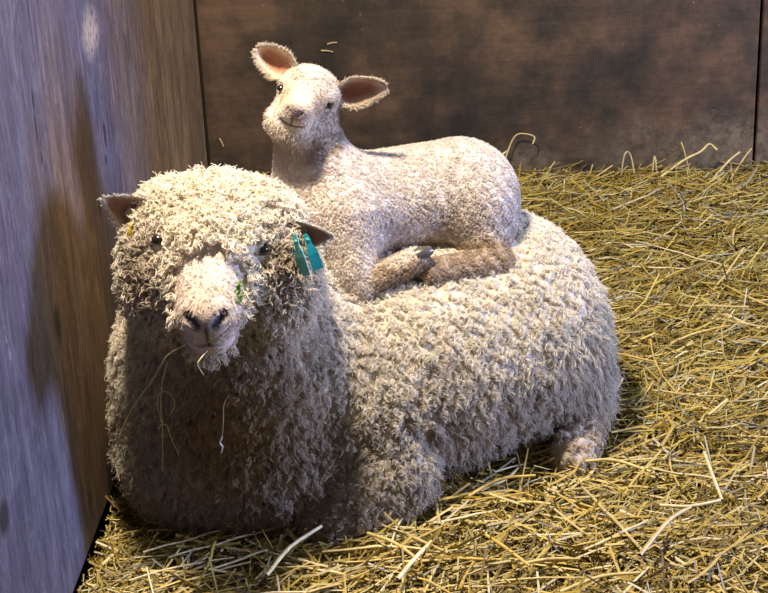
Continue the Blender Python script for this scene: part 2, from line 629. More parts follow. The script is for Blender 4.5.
def build_ewe_solid(S):
    S.ell((-0.315, 2.945, 0.25), (0.265, 0.245, 0.33), 0.05)
    S.ell((-0.30, 2.90, 0.14), (0.27, 0.20, 0.16), 0.06)
    S.ell((-0.04, 3.05, 0.26), (0.28, 0.25, 0.245), 0.10, RZ)
    S.ell((0.11, 3.12, 0.265), (0.32, 0.265, 0.25), 0.10, RZ)
    S.ell((0.265, 3.22, 0.268), (0.225, 0.25, 0.265), 0.08, RZ)
    # neck and wool-covered cheeks
    S.cone((-0.315, 2.88, 0.42), 0.22, (-0.32, 2.76, 0.645), 0.140, 0.08)
    S.ell((-0.415, 2.71, 0.62), (0.075, 0.10, 0.11), 0.06)
    S.ell((-0.215, 2.71, 0.61), (0.075, 0.10, 0.11), 0.06)
    # poll
    S.ell((-0.315, 2.72, 0.692), (0.132, 0.11, 0.070), 0.05)
    S.ell((-0.315, 2.645, 0.705), (0.095, 0.06, 0.05), 0.03)
    S.ell((-0.408, 2.735, 0.738), (0.052, 0.065, 0.045), 0.035)
    S.ell((-0.228, 2.735, 0.718), (0.052, 0.065, 0.045), 0.035)
    # face
    S.cone((-0.318, 2.63, 0.675), 0.078, (-0.32, 2.525, 0.617), 0.056, 0.03)
    S.ell((-0.32, 2.515, 0.612), (0.054, 0.048, 0.042), 0.02)
    S.ell((-0.321, 2.535, 0.567), (0.047, 0.05, 0.036), 0.02)
    # nostril pits and the slit of the mouth
    for s in (-1, 1):
        S.cone((-0.32 + s * 0.014, 2.462, 0.612), 0.0055, (-0.32 + s * 0.031, 2.476, 0.628), 0.008, 0.006, True)
    S.cone((-0.362, 2.500, 0.562), 0.003, (-0.32, 2.468, 0.567), 0.003, 0.006, True)
    S.cone((-0.278, 2.500, 0.562), 0.003, (-0.32, 2.468, 0.567), 0.003, 0.006, True)
    S.cone((-0.32, 2.462, 0.568), 0.002, (-0.32, 2.458, 0.603), 0.002, 0.005, True)
    # near shoulder and the folded foreleg
    S.ell((-0.045, 2.89, 0.21), (0.135, 0.13, 0.20), 0.03)
    S.cone((-0.01, 2.82, 0.12), 0.095, (-0.12, 2.745, 0.03), 0.075, 0.03)
    # haunch and hind leg
    S.ell((0.385, 3.145, 0.18), (0.118, 0.12, 0.195), 0.02)
    S.cone((0.462, 3.13, 0.095), 0.042, (0.405, 2.975, 0.045), 0.040, 0.012)


build_ewe_solid(ewe_s)


def wool_colour(p, seed=3):
    """fleece dye: cream, with grey-brown soiling low down and on the breast"""
    n1 = vnoise(p, 9, seed); n2 = vnoise(p, 40, seed + 1)
    cream = np.array((0.80, 0.725, 0.60))
    grey = np.array((0.50, 0.445, 0.375))
    tan = np.array((0.38, 0.27, 0.145))
    x, y, z = p.T
    body = sstep(0.40, 0.16, z + (n1 - 0.5) * 0.25)
    front = sstep(-0.02, -0.12, x - 0.6 * (2.95 - y)) * sstep(0.56, 0.44, z)
    g = np.clip(0.75 * body + 0.45 * front * 0.8 + 0.30 * (n2 - 0.4), 0, 1)
    hip = sstep(0.36, 0.46, x) * sstep(0.42, 0.3, z)
    g = np.maximum(g, hip * (0.5 + 0.5 * n2))
    smudge = np.exp(-(((x - 0.16) / 0.10) ** 2 + ((y - 2.93) / 0.12) ** 2 + ((z - 0.31) / 0.07) ** 2)) * n2 * 1.2
    g = np.clip(np.maximum(g, smudge), 0, 1)
    c = cream * (1 - g)[:, None] + grey * g[:, None]
    br = np.exp(-(((x + 0.32) / 0.15) ** 2 + ((z - 0.30) / 0.19) ** 2) * 1.0) * sstep(2.85, 2.72, y)
    low = sstep(0.14, 0.03, z) * 0.7
    br = np.clip(br * 1.15 + low, 0, 1)
    c = c * (1 - br)[:, None] + tan * br[:, None]
    ft = (sstep(0.34, 0.37, x) * sstep(3.13, 3.09, y) * sstep(0.16, 0.13, z))[:, None]
    c = c * (1 - ft) + np.array((0.56, 0.46, 0.34)) * ft
    # tear-stained wool round the eyes and temples
    tm = np.exp(-(((np.abs(x + 0.315) - 0.132) / 0.034) ** 2 + ((z - 0.66) / 0.07) ** 2)) * sstep(2.74, 2.64, y)
    tm = np.clip(tm * 0.8, 0, 1)
    c = c * (1 - tm)[:, None] + np.array((0.30, 0.215, 0.13)) * tm[:, None]
    return c


def face_mask(p):
    """1 on the bare, short-haired face of the ewe"""
    x, y, z = p.T
    ax = np.clip((2.64 - y) / 0.16, 0, 1)
    half = 0.055 + 0.012 * (1 - ax)
    m = sstep(2.580, 2.560, y) * sstep(half + 0.012, half - 0.004, np.abs(x + 0.319)) * sstep(0.535, 0.55, z)
    return m


mat_wool = attr_mat('ewe_wool', 0.95, 0.05, 0.2, 0.22)
mat_skin = attr_mat('ewe_skin', 0.85, 0.15, 0.2, 0.0, 260, 0.25, 0.003)
mat_eye = simple_mat('dark_eye', (0.012, 0.009, 0.007), 0.2, 0.6, 0.1)
mat_hoof = simple_mat('grey_hoof', (0.075, 0.065, 0.06), 0.3, 0.5, 0.3, 60)


def ear(name, parent, base_o, base, tip, normal, width, cup, c_in, c_out, fringe_col, n_fringe=160, fr_len=0.012, blunt=0.55, pointed=False):
    """a cupped leaf with thickness; normal is the way the hollow faces"""
    base, tip, normal = (np.array(q, float) for q in (base, tip, normal))
    ax = tip - base
    Ln = np.linalg.norm(ax); ax = ax / Ln
    nr = unit(normal - ax * (normal @ ax))
    sd = np.cross(ax, nr)
    NU, NV = 16, 11
    P = []
    uu = np.linspace(0, 1, NU); vv = np.linspace(-1, 1, NV)
    wprof = lambda u: (np.sin(np.pi * np.clip(u * 0.86 + 0.14, 0, 1)) ** blunt) * (1 - 0.15 * u) * (0.55 + 0.45 * np.minimum(1, u * 2.8))
    if pointed:
        wprof = lambda u: (1 - np.asarray(u) ** 1.7) ** 0.95 * (0.85 + 0.15 * np.minimum(1, np.asarray(u) * 4))
    for side in (0, 1):
        for u in uu:
            w = width * 0.5 * wprof(u)
            for v in vv:
                q = base + ax * Ln * u + sd * w * v + nr * (cup * w * 2 * (v * v - 0.45)) + nr * (-0.10 * Ln * math.sin(u * 2.6))
                th = 0.0045 * (1 - v ** 4) * (1 - u ** 6)
                P.append(q - nr * th if side else q)
    P = np.array(P)
    n1 = NU * NV
    F = []
    for i in range(NU - 1):
        for j in range(NV - 1):
            a = i * NV + j
            F.append((a, a + NV, a + NV + 1, a + 1))
            F.append((n1 + a, n1 + a + 1, n1 + a + NV + 1, n1 + a + NV))
    for i in range(NU - 1):
        for j in (0, NV - 1):
            a = i * NV + j
            F.append((a, a + NV, n1 + a + NV, n1 + a) if j else (a, n1 + a, n1 + a + NV, a + NV))
    for j in range(NV - 1):
        for i in (0, NU - 1):
            a = i * NV + j
            F.append((a, a + 1, n1 + a + 1, n1 + a))
    col = np.zeros((2 * n1, 3))
    vg = np.abs(np.tile(np.tile(vv, NU), 2)); ug = np.tile(uu.repeat(NV), 2)
    e = np.maximum(sstep(0.42 if not pointed else 0.7, 0.9, vg), sstep(0.72 if not pointed else 0.9, 0.96, ug))[:, None]
    col[:] = np.array(c_in) * (1 - e) + np.array(c_out) * e
    col[n1:] = c_out
    o = mesh_np(name, P, np.array(F), mat_skin, parent, base_o, col)
    # fringe of hair along the rim
    if FLEECE and n_fringe:
        u = RNG.random(n_fringe) ** 0.8
        s = np.where(RNG.random(n_fringe) < 0.5, -1.0, 1.0)
        vf = np.where(RNG.random(n_fringe) < 0.5, 1.0, 0.6 + 0.4 * RNG.random(n_fringe))
        w = width * 0.5 * wprof(u) * vf
        rt = base + ax * (Ln * u)[:, None] + sd * (w * s)[:, None] + nr * (cup * (w / vf) * 2 * (vf * vf - 0.45))[:, None] + nr * (-0.10 * Ln * np.sin(u * 2.6))[:, None]
        fl = sd * s[:, None] * 0.7 + ax * (0.35 + 0.8 * u)[:, None] + nr * 0.15 + RNG.normal(0, 0.22, (n_fringe, 3))
        v, f, per = locks(rt, np.broadcast_to(nr, rt.shape), fl, fr_len * (0.35 + 0.9 * RNG.random(n_fringe)), 0.0012, 0.6, 0.0006, 2, 0.003, 4, 0.001, 0.1, 0.3, True)
        h = mesh_np('ear_fringe', v, f, mat_wool, o, base_o, np.broadcast_to(np.array(fringe_col), (len(v), 3)))
        tag(h, kind='stuff')
    return o


def build_ewe():
    root = empty('ewe', EB)
    tag(root, 'large woolly cream ewe lying on straw against the side wall', 'sheep')
    V, F = ewe_s.mesh((-0.68, 2.40, -0.06), (0.68, 3.60, 0.86), 0.0055)
    fm = face_mask(V)
    x, y, z = V.T
    col = wool_colour(V) * 0.8
    white = np.array((0.64, 0.54, 0.46)); pink = np.array((0.50, 0.35, 0.29)); dark = np.array((0.035, 0.026, 0.028))
    face = white * np.ones_like(V)
    nb = np.exp(-(((x + 0.32) / 0.04) ** 2 + ((z - 0.655) / 0.03) ** 2))[:, None] * 0.55
    face = face * (1 - nb) + pink * nb
    # grey leathery nose pad
    ns = np.exp(-((((x + 0.32) / 0.034) ** 2 + ((z - 0.618) / 0.018) ** 2) ** 2)) * sstep(2.50, 2.485, y)
    face = face * (1 - 0.6 * ns)[:, None] + np.array((0.34, 0.27, 0.26)) * (0.6 * ns)[:, None]
    for s in (-1, 1):
        a = np.array((-0.32 + s * 0.017, 2.470, 0.611)); b = np.array((-0.32 + s * 0.033, 2.48, 0.629))
        h = np.clip(((V - a) @ (b - a)) / ((b - a) @ (b - a)), 0, 1)
        d = np.linalg.norm(V - a - h[:, None] * (b - a), axis=1)
        w = sstep(0.012, 0.006, d)[:, None]
        face = face * (1 - w) + dark * w
    ph = sstep(0.006, 0.003, np.abs(x + 0.32)) * sstep(0.564, 0.568, z) * sstep(0.612, 0.605, z) * sstep(2.50, 2.48, y)
    mo = 0.65 * sstep(0.030, 0.02, np.abs(x + 0.32)) * sstep(0.005, 0.002, np.abs(z - 0.5625 - 0.005 * np.cos((x + 0.32) * 60))) * sstep(2.52, 2.505, y)
    w = np.clip(ph + mo, 0, 1)[:, None]
    face = face * (1 - w) + dark * 0.8 * w
    col = col * (1 - fm)[:, None] + face * fm[:, None]
    def puff(p):
        hd_ = sstep(0.52, 0.62, p[:, 2])
        sh = np.clip(hd_ + sstep(0.42, 0.28, p[:, 2]), 0, 1)
        return ((0.003 + 0.005 * sh) * (1 - worley(p, 62, 41) * 1.35) + (0.004 + 0.005 * sh) * (1 - worley(p, 36, 45) * 1.35)) * (1 - face_mask(p))
    mesh_np('body', V + ewe_s.normals(V) * puff(V)[:, None], F, mat_skin, root, EB, col)

    # eyes, deep in the wool
    for s, ex, ey, ez in ((-1, -0.413, 2.622, 0.724), (1, -0.222, 2.610, 0.700)):
        v, f = ellipsoid_mesh((ex, ey, ez), (0.0135, 0.012, 0.011))
        tag(mesh_np('eye', v, f, mat_eye, root, EB), 'dark eye half hidden in wool')
    # ears
    inn = (0.30, 0.165, 0.12); out = (0.66, 0.57, 0.48)
    e1 = ear('ear', root, EB, (-0.432, 2.70, 0.728), (-0.512, 2.655, 0.797), (0.05, -0.93, 0.10), 0.096, 0.28, inn, out, (0.80, 0.76, 0.70), 240, 0.007, pointed=True)
    e2 = ear('ear', root, EB, (-0.190, 2.69, 0.692), (-0.094, 2.65, 0.703), (-0.05, -0.93, 0.0), 0.086, 0.28, inn, out, (0.80, 0.76, 0.70), 240, 0.007, pointed=True)
    # ear tags
    teal = simple_mat('teal_tag_plastic', (0.012, 0.30, 0.33), 0.35, 0.5, 0.15)
    teal2 = simple_mat('pale_teal_tag_plastic', (0.10, 0.42, 0.38), 0.35, 0.5, 0.2)
    yel = simple_mat('yellow_tag_plastic', (0.55, 0.40, 0.03), 0.35, 0.5, 0.1)

    def flap(name, mat, top, bot, w, nrm, par, label):
        top, bot, nrm = (np.array(q, float) for q in (top, bot, nrm))
        ax = bot - top; ax_u = unit(ax); nr = unit(nrm - ax_u * (nrm @ ax_u)); sd = np.cross(ax_u, nr)
        prof = [(0, 0.34), (0.10, 0.5), (0.28, 0.5), (0.40, 0.86), (0.55, 1.0), (0.96, 1.0), (1.0, 0.93)]
        P = []
        for s in (-1, 1):
            for t, ww in prof:
                for sg in (-1, 1):
                    P.append(top + ax * t + sd * sg * w * 0.5 * ww + nr * (s * 0.0011 + 0.003 * math.sin(t * 3)))
        k = len(prof) * 2; F = []
        for i in range(len(prof) - 1):
            a = i * 2
            F += [(a, a + 1, a + 3, a + 2), (k + a, k + a + 2, k + a + 3, k + a + 1), (a, a + 2, k + a + 2, k + a), (a + 1, k + a + 1, k + a + 3, a + 3)]
        F += [(0, k, k + 1, 1), (k - 2, k - 1, 2 * k - 1, 2 * k - 2)]
        o = mesh_np(name, np.array(P), np.array(F), mat, par, EB, smooth=False)
        tag(o, label)
        v, f = ellipsoid_mesh(top + ax * 0.16, (0.0048, 0.0048, 0.0048), None, 12, 8)
        mesh_np('tag_stud', v, f, mat, o, EB)
        return o
    flap('ear_tag', teal2, (-0.160, 2.622, 0.722), (-0.144, 2.618, 0.642), 0.022, (-0.5, -0.85, 0), root, 'pale teal plastic ear tag')
    flap('ear_tag', teal, (-0.142, 2.650, 0.712), (-0.121, 2.645, 0.643), 0.020, (0.3, -0.95, 0.1), root, 'dark teal plastic ear tag')
    flap('ear_tag', yel, (-0.466, 2.662, 0.747), (-0.468, 2.658, 0.712), 0.018, (0.3, -0.95, 0.1), root, 'yellow plastic ear tag')
    if not FLEECE:
        return root

    # ---- fleece
    def weight(c):
        w = np.where(c[:, 1] > 3.25, 0.5, 1.0) * np.where(c[:, 2] < 0.0, 0.1, 1.0)
        return w * (1 - face_mask(c)) * np.where(c[:, 2] > 0.55, 1.45, 1.0)
    parts = []
    NL = 27000
    P = sample_faces(V, F, NL, weight)
    nrm = ewe_s.normals(P)
    x, y, z = P.T
    P = P + nrm * puff(P)[:, None]
    head = sstep(0.50, 0.60, z) * sstep(2.95, 2.85, y)
    breast = np.exp(-(((x + 0.31) / 0.14) ** 2 + ((z - 0.33) / 0.18) ** 2)) * sstep(2.85, 2.72, y)
    hip = sstep(0.33, 0.45, x) * sstep(0.45, 0.3, z)
    flank = np.clip(1 - head - breast, 0, 1)
    topness = np.clip(nrm[:, 2], 0, 1)
    g = np.array((0, 0, -1.0))
    cl = np.stack([vnoise(P, 55, s) - 0.5 for s in (21, 22, 23)], 1)
    cl = cl - nrm * (cl * nrm).sum(1)[:, None]
    flow = nrm * (0.8 + 0.3 * topness)[:, None] + g * (0.15 + 0.70 * flank * (1 - topness) + 0.6 * hip + 0.3 * breast)[:, None] + cl * 1.2 + RNG.normal(0, 0.2, (NL, 3))
    foot = sstep(0.34, 0.37, x) * sstep(3.13, 3.09, y) * sstep(0.16, 0.13, z)
    L = (0.0125 + 0.010 * head + 0.018 * hip + 0.004 * breast + 0.013 * flank * (1 - topness)) * (1 - 0.45 * foot)
    hel = (0.0040 + 0.0016 * head - 0.0020 * breast - 0.0004 * hip) * (0.7 + 0.6 * RNG.random(NL))
    turns = 1.65 - 0.5 * head - 0.6 * breast + RNG.normal(0, 0.2, NL)
    # keep the eyes clear
    de = np.minimum(np.linalg.norm(P - np.array((-0.413, 2.61, 0.722)), axis=1), np.linalg.norm(P - np.array((-0.222, 2.60, 0.70)), axis=1))
    keep = (de > 0.018) & (np.linalg.norm(P - np.array((-0.222, 2.60, 0.70)), axis=1) > 0.024)
    L = L * np.where(de < 0.04, 0.6, 1)
    rad = 0.0006 + 0.0003 * head
    P, nrm, flow, L, hel, turns, rad = (q[keep] for q in (P, nrm, flow, L, hel, turns, rad))
    onhead = P[:, 2] + 0.4 * (2.8 - P[:, 1]) > 0.56
    ST = 7
    c, rr = locks(P, nrm, flow, L, hel, turns, rad, ST, np.where(onhead, 0.0042, 0.0062), 10, 0.004, 0.2, conv=0.6)
    lc = wool_colour(P) * (0.86 + 0.28 * RNG.random((len(P), 1)))
    soil = (RNG.random(len(P)) < 0.02)[:, None]
    lc = np.where(soil, lc * np.array((0.42, 0.36, 0.28)), lc)
    o = hair('fleece', c, rr, lc.repeat(ST, 0) * (0.92 + 0.16 * RNG.random((len(rr), 1))), mat_wool, root, EB, 0.6)
    tag(o, 'curly cream and grey-brown fleece', kind='stuff')
    P = sample_faces(V, F, 14000, lambda c: weight(c) * np.where(c[:, 2] > 0.58, 0.35, 1.0))
    nrm = ewe_s.normals(P)
    P = P + nrm * puff(P)[:, None]
    de = np.minimum(np.linalg.norm(P - np.array((-0.413, 2.61, 0.722)), axis=1), np.linalg.norm(P - np.array((-0.222, 2.60, 0.70)), axis=1))
    P, nrm = P[de > 0.03], nrm[de > 0.03]
    flow = nrm * 0.6 + np.array((0, 0, -0.3)) + RNG.normal(0, 0.6, P.shape)
    c, rr = locks(P, nrm, flow, 0.020, 0.0035, 0.8, 0.00035, 1, 0.001, 8, 0.002, 0.25)
    o = hair('flyaway_wool', c, rr, wool_colour(P), mat_wool, root, EB, 0.5)
    tag(o, 'loose stray fibres of the fleece', kind='stuff')
    # short face hair
    wf = lambda c: face_mask(c) * (c[:, 2] > 0.55)
    P = sample_faces(V, F, 2600, wf)
    nr = ewe_s.normals(P)
    x, y, z = P.T
    dn = np.sqrt(((x + 0.32) / 0.040) ** 2 + ((z - 0.612) / 0.026) ** 2)
    k = ((dn > 1) & (np.abs(z - 0.5625) > 0.007)) | (y > 2.515)
    P, nr = P[k], nr[k]
    Lf = np.where((P[:, 2] < 0.60) & (P[:, 1] < 2.515), 0.0032, 0.0068)
    out_ = unit(P - np.array((-0.32, 2.5, 0.66)))
    fl = nr * 0.35 + out_ * 0.6 + np.array((0, 0.2, -0.35)) + RNG.normal(0, 0.2, P.shape)
    c, rr = locks(P, nr, fl, Lf, 0.0006, 0.4, 0.0004, 4, 0.003, 5, 0.001, 0.1)
    cc = np.array((0.66, 0.56, 0.475)) * (0.85 + 0.25 * RNG.random((len(P), 1)))
    o = hair('face_hair', c, rr, cc.repeat(4, 0), mat_wool, root, EB, 0.3)
    tag(o, 'short white face hair', kind='stuff')
    return root


build_ewe()

# ------------------------------------------------------------------ the lamb
LB = np.array((0.06, 3.07, 0.49))
lamb_s = Solid()
LX = unit(np.array((0.110, 0.0, -0.041)))
LF = unit(np.array((-0.17, -0.96, 0.03)))
LX = unit(LX - LF * (LF @ LX))
LU = np.cross(LF, LX) * -1
LU = LU if LU[2] > 0 else -LU
LO = np.array((-0.140, 3.045, 0.880))                     # between the eyes
LR = np.stack([LX, LF, LU])                               # world -> head


def hd(a, b, c):
    return LO + LX * a + LF * b + LU * c


def build_lamb_solid(S):
    S.cone((-0.07, 3.10, 0.610), 0.112, (0.17, 3.19, 0.600), 0.122, 0.05)
    S.ell((-0.10, 3.06, 0.615), (0.115, 0.10, 0.125), 0.06)
    S.ell((0.20, 3.18, 0.575), (0.105, 0.11, 0.125), 0.05)
    S.cone((-0.135, 3.06, 0.63), 0.098, (-0.146, 3.075, 0.80), 0.066, 0.05)
    # head
    S.ell(hd(0, -0.025, -0.002), (0.066, 0.064, 0.056), 0.03, LR)
    S.cone(hd(0, 0.015, -0.005), 0.050, hd(0, 0.074, -0.016), 0.032, 0.02)
    S.ell(hd(0, 0.072, -0.030), (0.036, 0.030, 0.028), 0.015, LR)
    S.ell(hd(0, 0.092, -0.014), (0.022, 0.016, 0.014), 0.008, LR)
    S.ell(hd(-0.004, 0.020, -0.062), (0.063, 0.058, 0.044), 0.025, LR)
    S.ell(hd(0, 0.055, -0.064), (0.036, 0.036, 0.026), 0.015, LR)
    for s in (-1, 1):
        S.ell(hd(s * 0.042, 0.006, 0.012), (0.018, 0.018, 0.014), 0.012, LR)      # brow
        S.ell(hd(s * 0.056, 0.018, -0.002), (0.011, 0.010, 0.008), 0.008, LR, True)  # socket
        S.cone(hd(s * 0.003, 0.104, -0.045), 0.002, hd(s * 0.026, 0.090, -0.043), 0.002, 0.004, True)   # mouth
        S.cone(hd(s * 0.008, 0.108, -0.020), 0.003, hd(s * 0.015, 0.104, -0.012), 0.004, 0.003, True)  # nostril
    # near foreleg: upper arm, knee on the ewe's back, shank folded back
    S.cone((-0.085, 3.00, 0.61), 0.078, (-0.060, 2.945, 0.515), 0.050, 0.04)
    S.cone((-0.060, 2.945, 0.52), 0.046, (-0.045, 2.925, 0.490), 0.034, 0.02)
    S.cone((-0.040, 2.920, 0.497), 0.031, (0.068, 2.955, 0.534), 0.028, 0.008)
    # far foreleg tucked under the breast
    S.cone((-0.13, 3.05, 0.58), 0.06, (-0.15, 3.02, 0.50), 0.040, 0.03)
    # hind leg: thigh, hock, long shank lying forward
    S.ell((0.215, 3.125, 0.555), (0.075, 0.065, 0.105), 0.03)
    S.cone((0.225, 3.09, 0.51), 0.052, (0.250, 3.06, 0.478), 0.038, 0.02)
    S.cone((0.248, 3.055, 0.482), 0.035, (0.095, 2.965, 0.500), 0.031, 0.008)


build_lamb_solid(lamb_s)
mat_lamb = attr_mat('lamb_wool', 0.95, 0.05, 0.35, 0.08, 190, 0.6, 0.004)


def lamb_colour(p):
    x, y, z = p.T
    n = vnoise(p, 30, 5); n2 = vnoise(p, 9, 6)
    c = np.array((0.64, 0.56, 0.50)) * np.ones_like(p)
    leg = np.maximum(sstep(0.560, 0.525, z + (n - .5) * 0.03) * sstep(3.12, 3.05, y), 0)[:, None]
    leg = leg * sstep(-0.035, -0.01, x)[:, None]
    c = c * (1 - leg) + np.array((0.36, 0.26, 0.17)) * leg
    q = (p - LO) @ LR.T
    inhead = sstep(0.13, 0.115, np.linalg.norm(q - np.array((0, 0.02, -0.02)), axis=1))
    h = np.array((0.58, 0.50, 0.42)) * np.ones_like(p)
    # warm tan patches round eyes and bridge, grey flecked crown
    tan = np.exp(-(((np.abs(q[:, 0]) - 0.032) / 0.02) ** 2 + ((q[:, 2] + 0.002) / 0.03) ** 2))[:, None] * 0.8
    h = h * (1 - tan) + np.array((0.46, 0.31, 0.18)) * tan
    cr_ = (sstep(0.012, 0.045, q[:, 2]) * sstep(0.40, 0.6, n))[:, None] * 0.75
    h = h * (1 - cr_) + np.array((0.30, 0.25, 0.21)) * cr_
    sd = (sstep(0.035, 0.055, q[:, 0]) * sstep(0.0, -0.02, q[:, 2]) * sstep(0.075, 0.05, q[:, 1]))[:, None] * 0.8
    h = h * (1 - sd) + np.array((0.33, 0.25, 0.18)) * sd
    ns = np.exp(-(((q[:, 0]) / 0.025) ** 2 + ((q[:, 2] + 0.015) / 0.016) ** 2) ** 2) * sstep(0.088, 0.094, q[:, 1])
    h = h * (1 - ns)[:, None] + np.array((0.15, 0.10, 0.095)) * ns[:, None]
    mc = -0.045 + 0.003 * np.clip(np.abs(q[:, 0]) / 0.026, 0, 1.4) ** 2
    mo = sstep(0.004, 0.0015, np.abs(q[:, 2] - mc)) * sstep(0.030, 0.022, np.abs(q[:, 0])) * sstep(0.06, 0.075, q[:, 1])
    ph = sstep(0.003, 0.0015, np.abs(q[:, 0])) * sstep(-0.049, -0.045, q[:, 2]) * sstep(-0.022, -0.026, q[:, 2]) * sstep(0.08, 0.09, q[:, 1])
    w = np.clip(mo + ph, 0, 1)[:, None]
    h = h * (1 - w) + np.array((0.13, 0.085, 0.075)) * w
    return c * (1 - inhead)[:, None] + h * inhead[:, None]


def build_lamb():
    root = empty('lamb', LB)
    tag(root, 'small white lamb resting on the back of the woolly ewe', 'lamb')
    V, F = lamb_s.mesh((-0.30, 2.86, 0.40), (0.36, 3.36, 1.0), 0.0032)
    nr = lamb_s.normals(V)
    q = (V - LO) @ LR.T
    hm = sstep(0.12, 0.10, np.linalg.norm(q - np.array((0, 0.02, -0.02)), axis=1))
    # tight crimped coat and soft skin folds along the flank
    cr_ = (vnoise(V, 170, 8) - 0.5) * 0.0042 + (vnoise(V, 60, 9) - 0.5) * 0.004
    fold = (np.sin((V[:, 0] * 0.9 + V[:, 2] * 0.55 + 0.02 * vnoise(V, 14, 12)) * 230) * 0.0018) * sstep(0.05, 0.14, V[:, 0]) * sstep(0.70, 0.60, V[:, 2])
    Vd = V + nr * ((cr_ + fold) * (1 - 0.9 * hm))[:, None]
    mesh_np('body', Vd, F, mat_lamb, root, LB, lamb_colour(V))
    for s in (-1, 1):
        v, f = ellipsoid_mesh(hd(s * 0.0515, 0.0185, -0.002), (0.0105, 0.010, 0.0075 if s < 0 else 0.006), LR, 16, 10)
        mesh_np('eye', v, f, mat_eye, root, LB)
    # hooves
    for a, b, r in (((0.070, 2.953, 0.538), (0.102, 2.962, 0.548), 0.023), ((0.092, 2.962, 0.500), (0.062, 2.944, 0.498), 0.020)):
        a, b = np.array(a), np.array(b)
        for sg in (-1, 1):
            d = unit(np.cross(b - a, (0, 0, 1.0))) * 0.35 * r * sg + np.array((0, 0, 0.4 * r * sg))
            v, f = polytube([a + d, a + (b - a) * 0.5 + d * 1.1, b + d * 0.9], r * 0.72, 10, 0.55, 5)
            mesh_np('hoof', v, f, mat_hoof, root, LB)
    inn = (0.36, 0.16, 0.10); out = (0.66, 0.50, 0.36)
    ear('ear', root, LB, hd(-0.040, -0.022, 0.022), (-0.238, 3.06, 0.975), (0.35, -0.9, -0.05), 0.066, 0.33, inn, out, (0.74, 0.62, 0.48), 900, 0.008, 0.5)
    ear('ear', root, LB, hd(0.046, -0.022, 0.006), (0.022, 3.06, 0.882), (-0.30, -0.9, -0.15), 0.066, 0.33, inn, out, (0.74, 0.62, 0.48), 900, 0.008, 0.5)
    if not FLEECE:
        return
    P = sample_faces(V, F, 42000, lambda c: np.where(c[:, 1] > 3.24, 0.4, 1.0))
    n_ = lamb_s.normals(P)
    q = (P - LO) @ LR.T
    hm = sstep(0.13, 0.11, np.linalg.norm(q - np.array((0, 0.02, -0.02)), axis=1))
    bare = (np.abs(q[:, 0]) < 0.04) & (q[:, 1] > 0.070) & (q[:, 2] > -0.055) & (hm > 0.5)
    for s in (-1, 1):
        bare |= np.linalg.norm(q - np.array((s * 0.05, 0.018, -0.002)), axis=1) < 0.012
    P, n_, hm, q = P[~bare], n_[~bare], hm[~bare], q[~bare]
    ff = np.array((0, 0.2, -0.45))
    fl = n_ * (1.0 - 0.45 * hm)[:, None] + ff * (0.5 + 0.5 * hm)[:, None] + RNG.normal(0, 0.35, P.shape)
    chin = hm * sstep(-0.05, -0.07, q[:, 2])
    L = 0.0050 + 0.004 * chin
    c, rr = locks(P, n_, fl, L, 0.0016 * (1 - 0.6 * hm), 1.2, 0.0005, 2, 0.0016, 6, 0.001, 0.1)
    cc = lamb_colour(P) * (0.88 + 0.24 * RNG.random((len(P), 1)))
    o = hair('fleece', c, rr, cc.repeat(2, 0), mat_wool, root, LB, 0.5)
    tag(o, 'short tight white lamb fleece', kind='stuff')


build_lamb()

# ------------------------------------------------------------------ straw
SB = np.array((0.5, 3.4, 0.0))


def ground(x, y):
    p = np.stack([x, y, 0 * x], 1)
    z = -0.03 + 0.05 * (vnoise(p, 3.2, 31) - 0.5) + 0.03 * (vnoise(p, 9, 32) - 0.5)
    z = z + 0.14 * sstep(3.2, 4.7, y) * (0.9 + 0.2 * vnoise(p, 2.5, 33))
    z = z + 0.04 * np.exp(-((x - 0.75) / 0.35) ** 2 - ((y - 3.5) / 0.4) ** 2)
    return z


mat_straw = attr_mat('golden_straw', 0.45, 0.45, 0.0, 0.10)


def straw_palette(n):
    base = np.array([(0.64, 0.46, 0.085), (0.72, 0.56, 0.16), (0.48, 0.33, 0.055), (0.82, 0.69, 0.33), (0.24, 0.16, 0.045), (0.62, 0.56, 0.42)])
    k = RNG.choice(6, n, p=[0.29, 0.21, 0.20, 0.09, 0.16, 0.05])
    return base[k] * (0.40 + 0.42 * RNG.random((n, 1)))


def in_ewe(x, y, grow=0.0):
    p = np.stack([x, y, np.full_like(x, 0.06)], 1).astype(np.float32)
    return ewe_s.d(p) < -grow


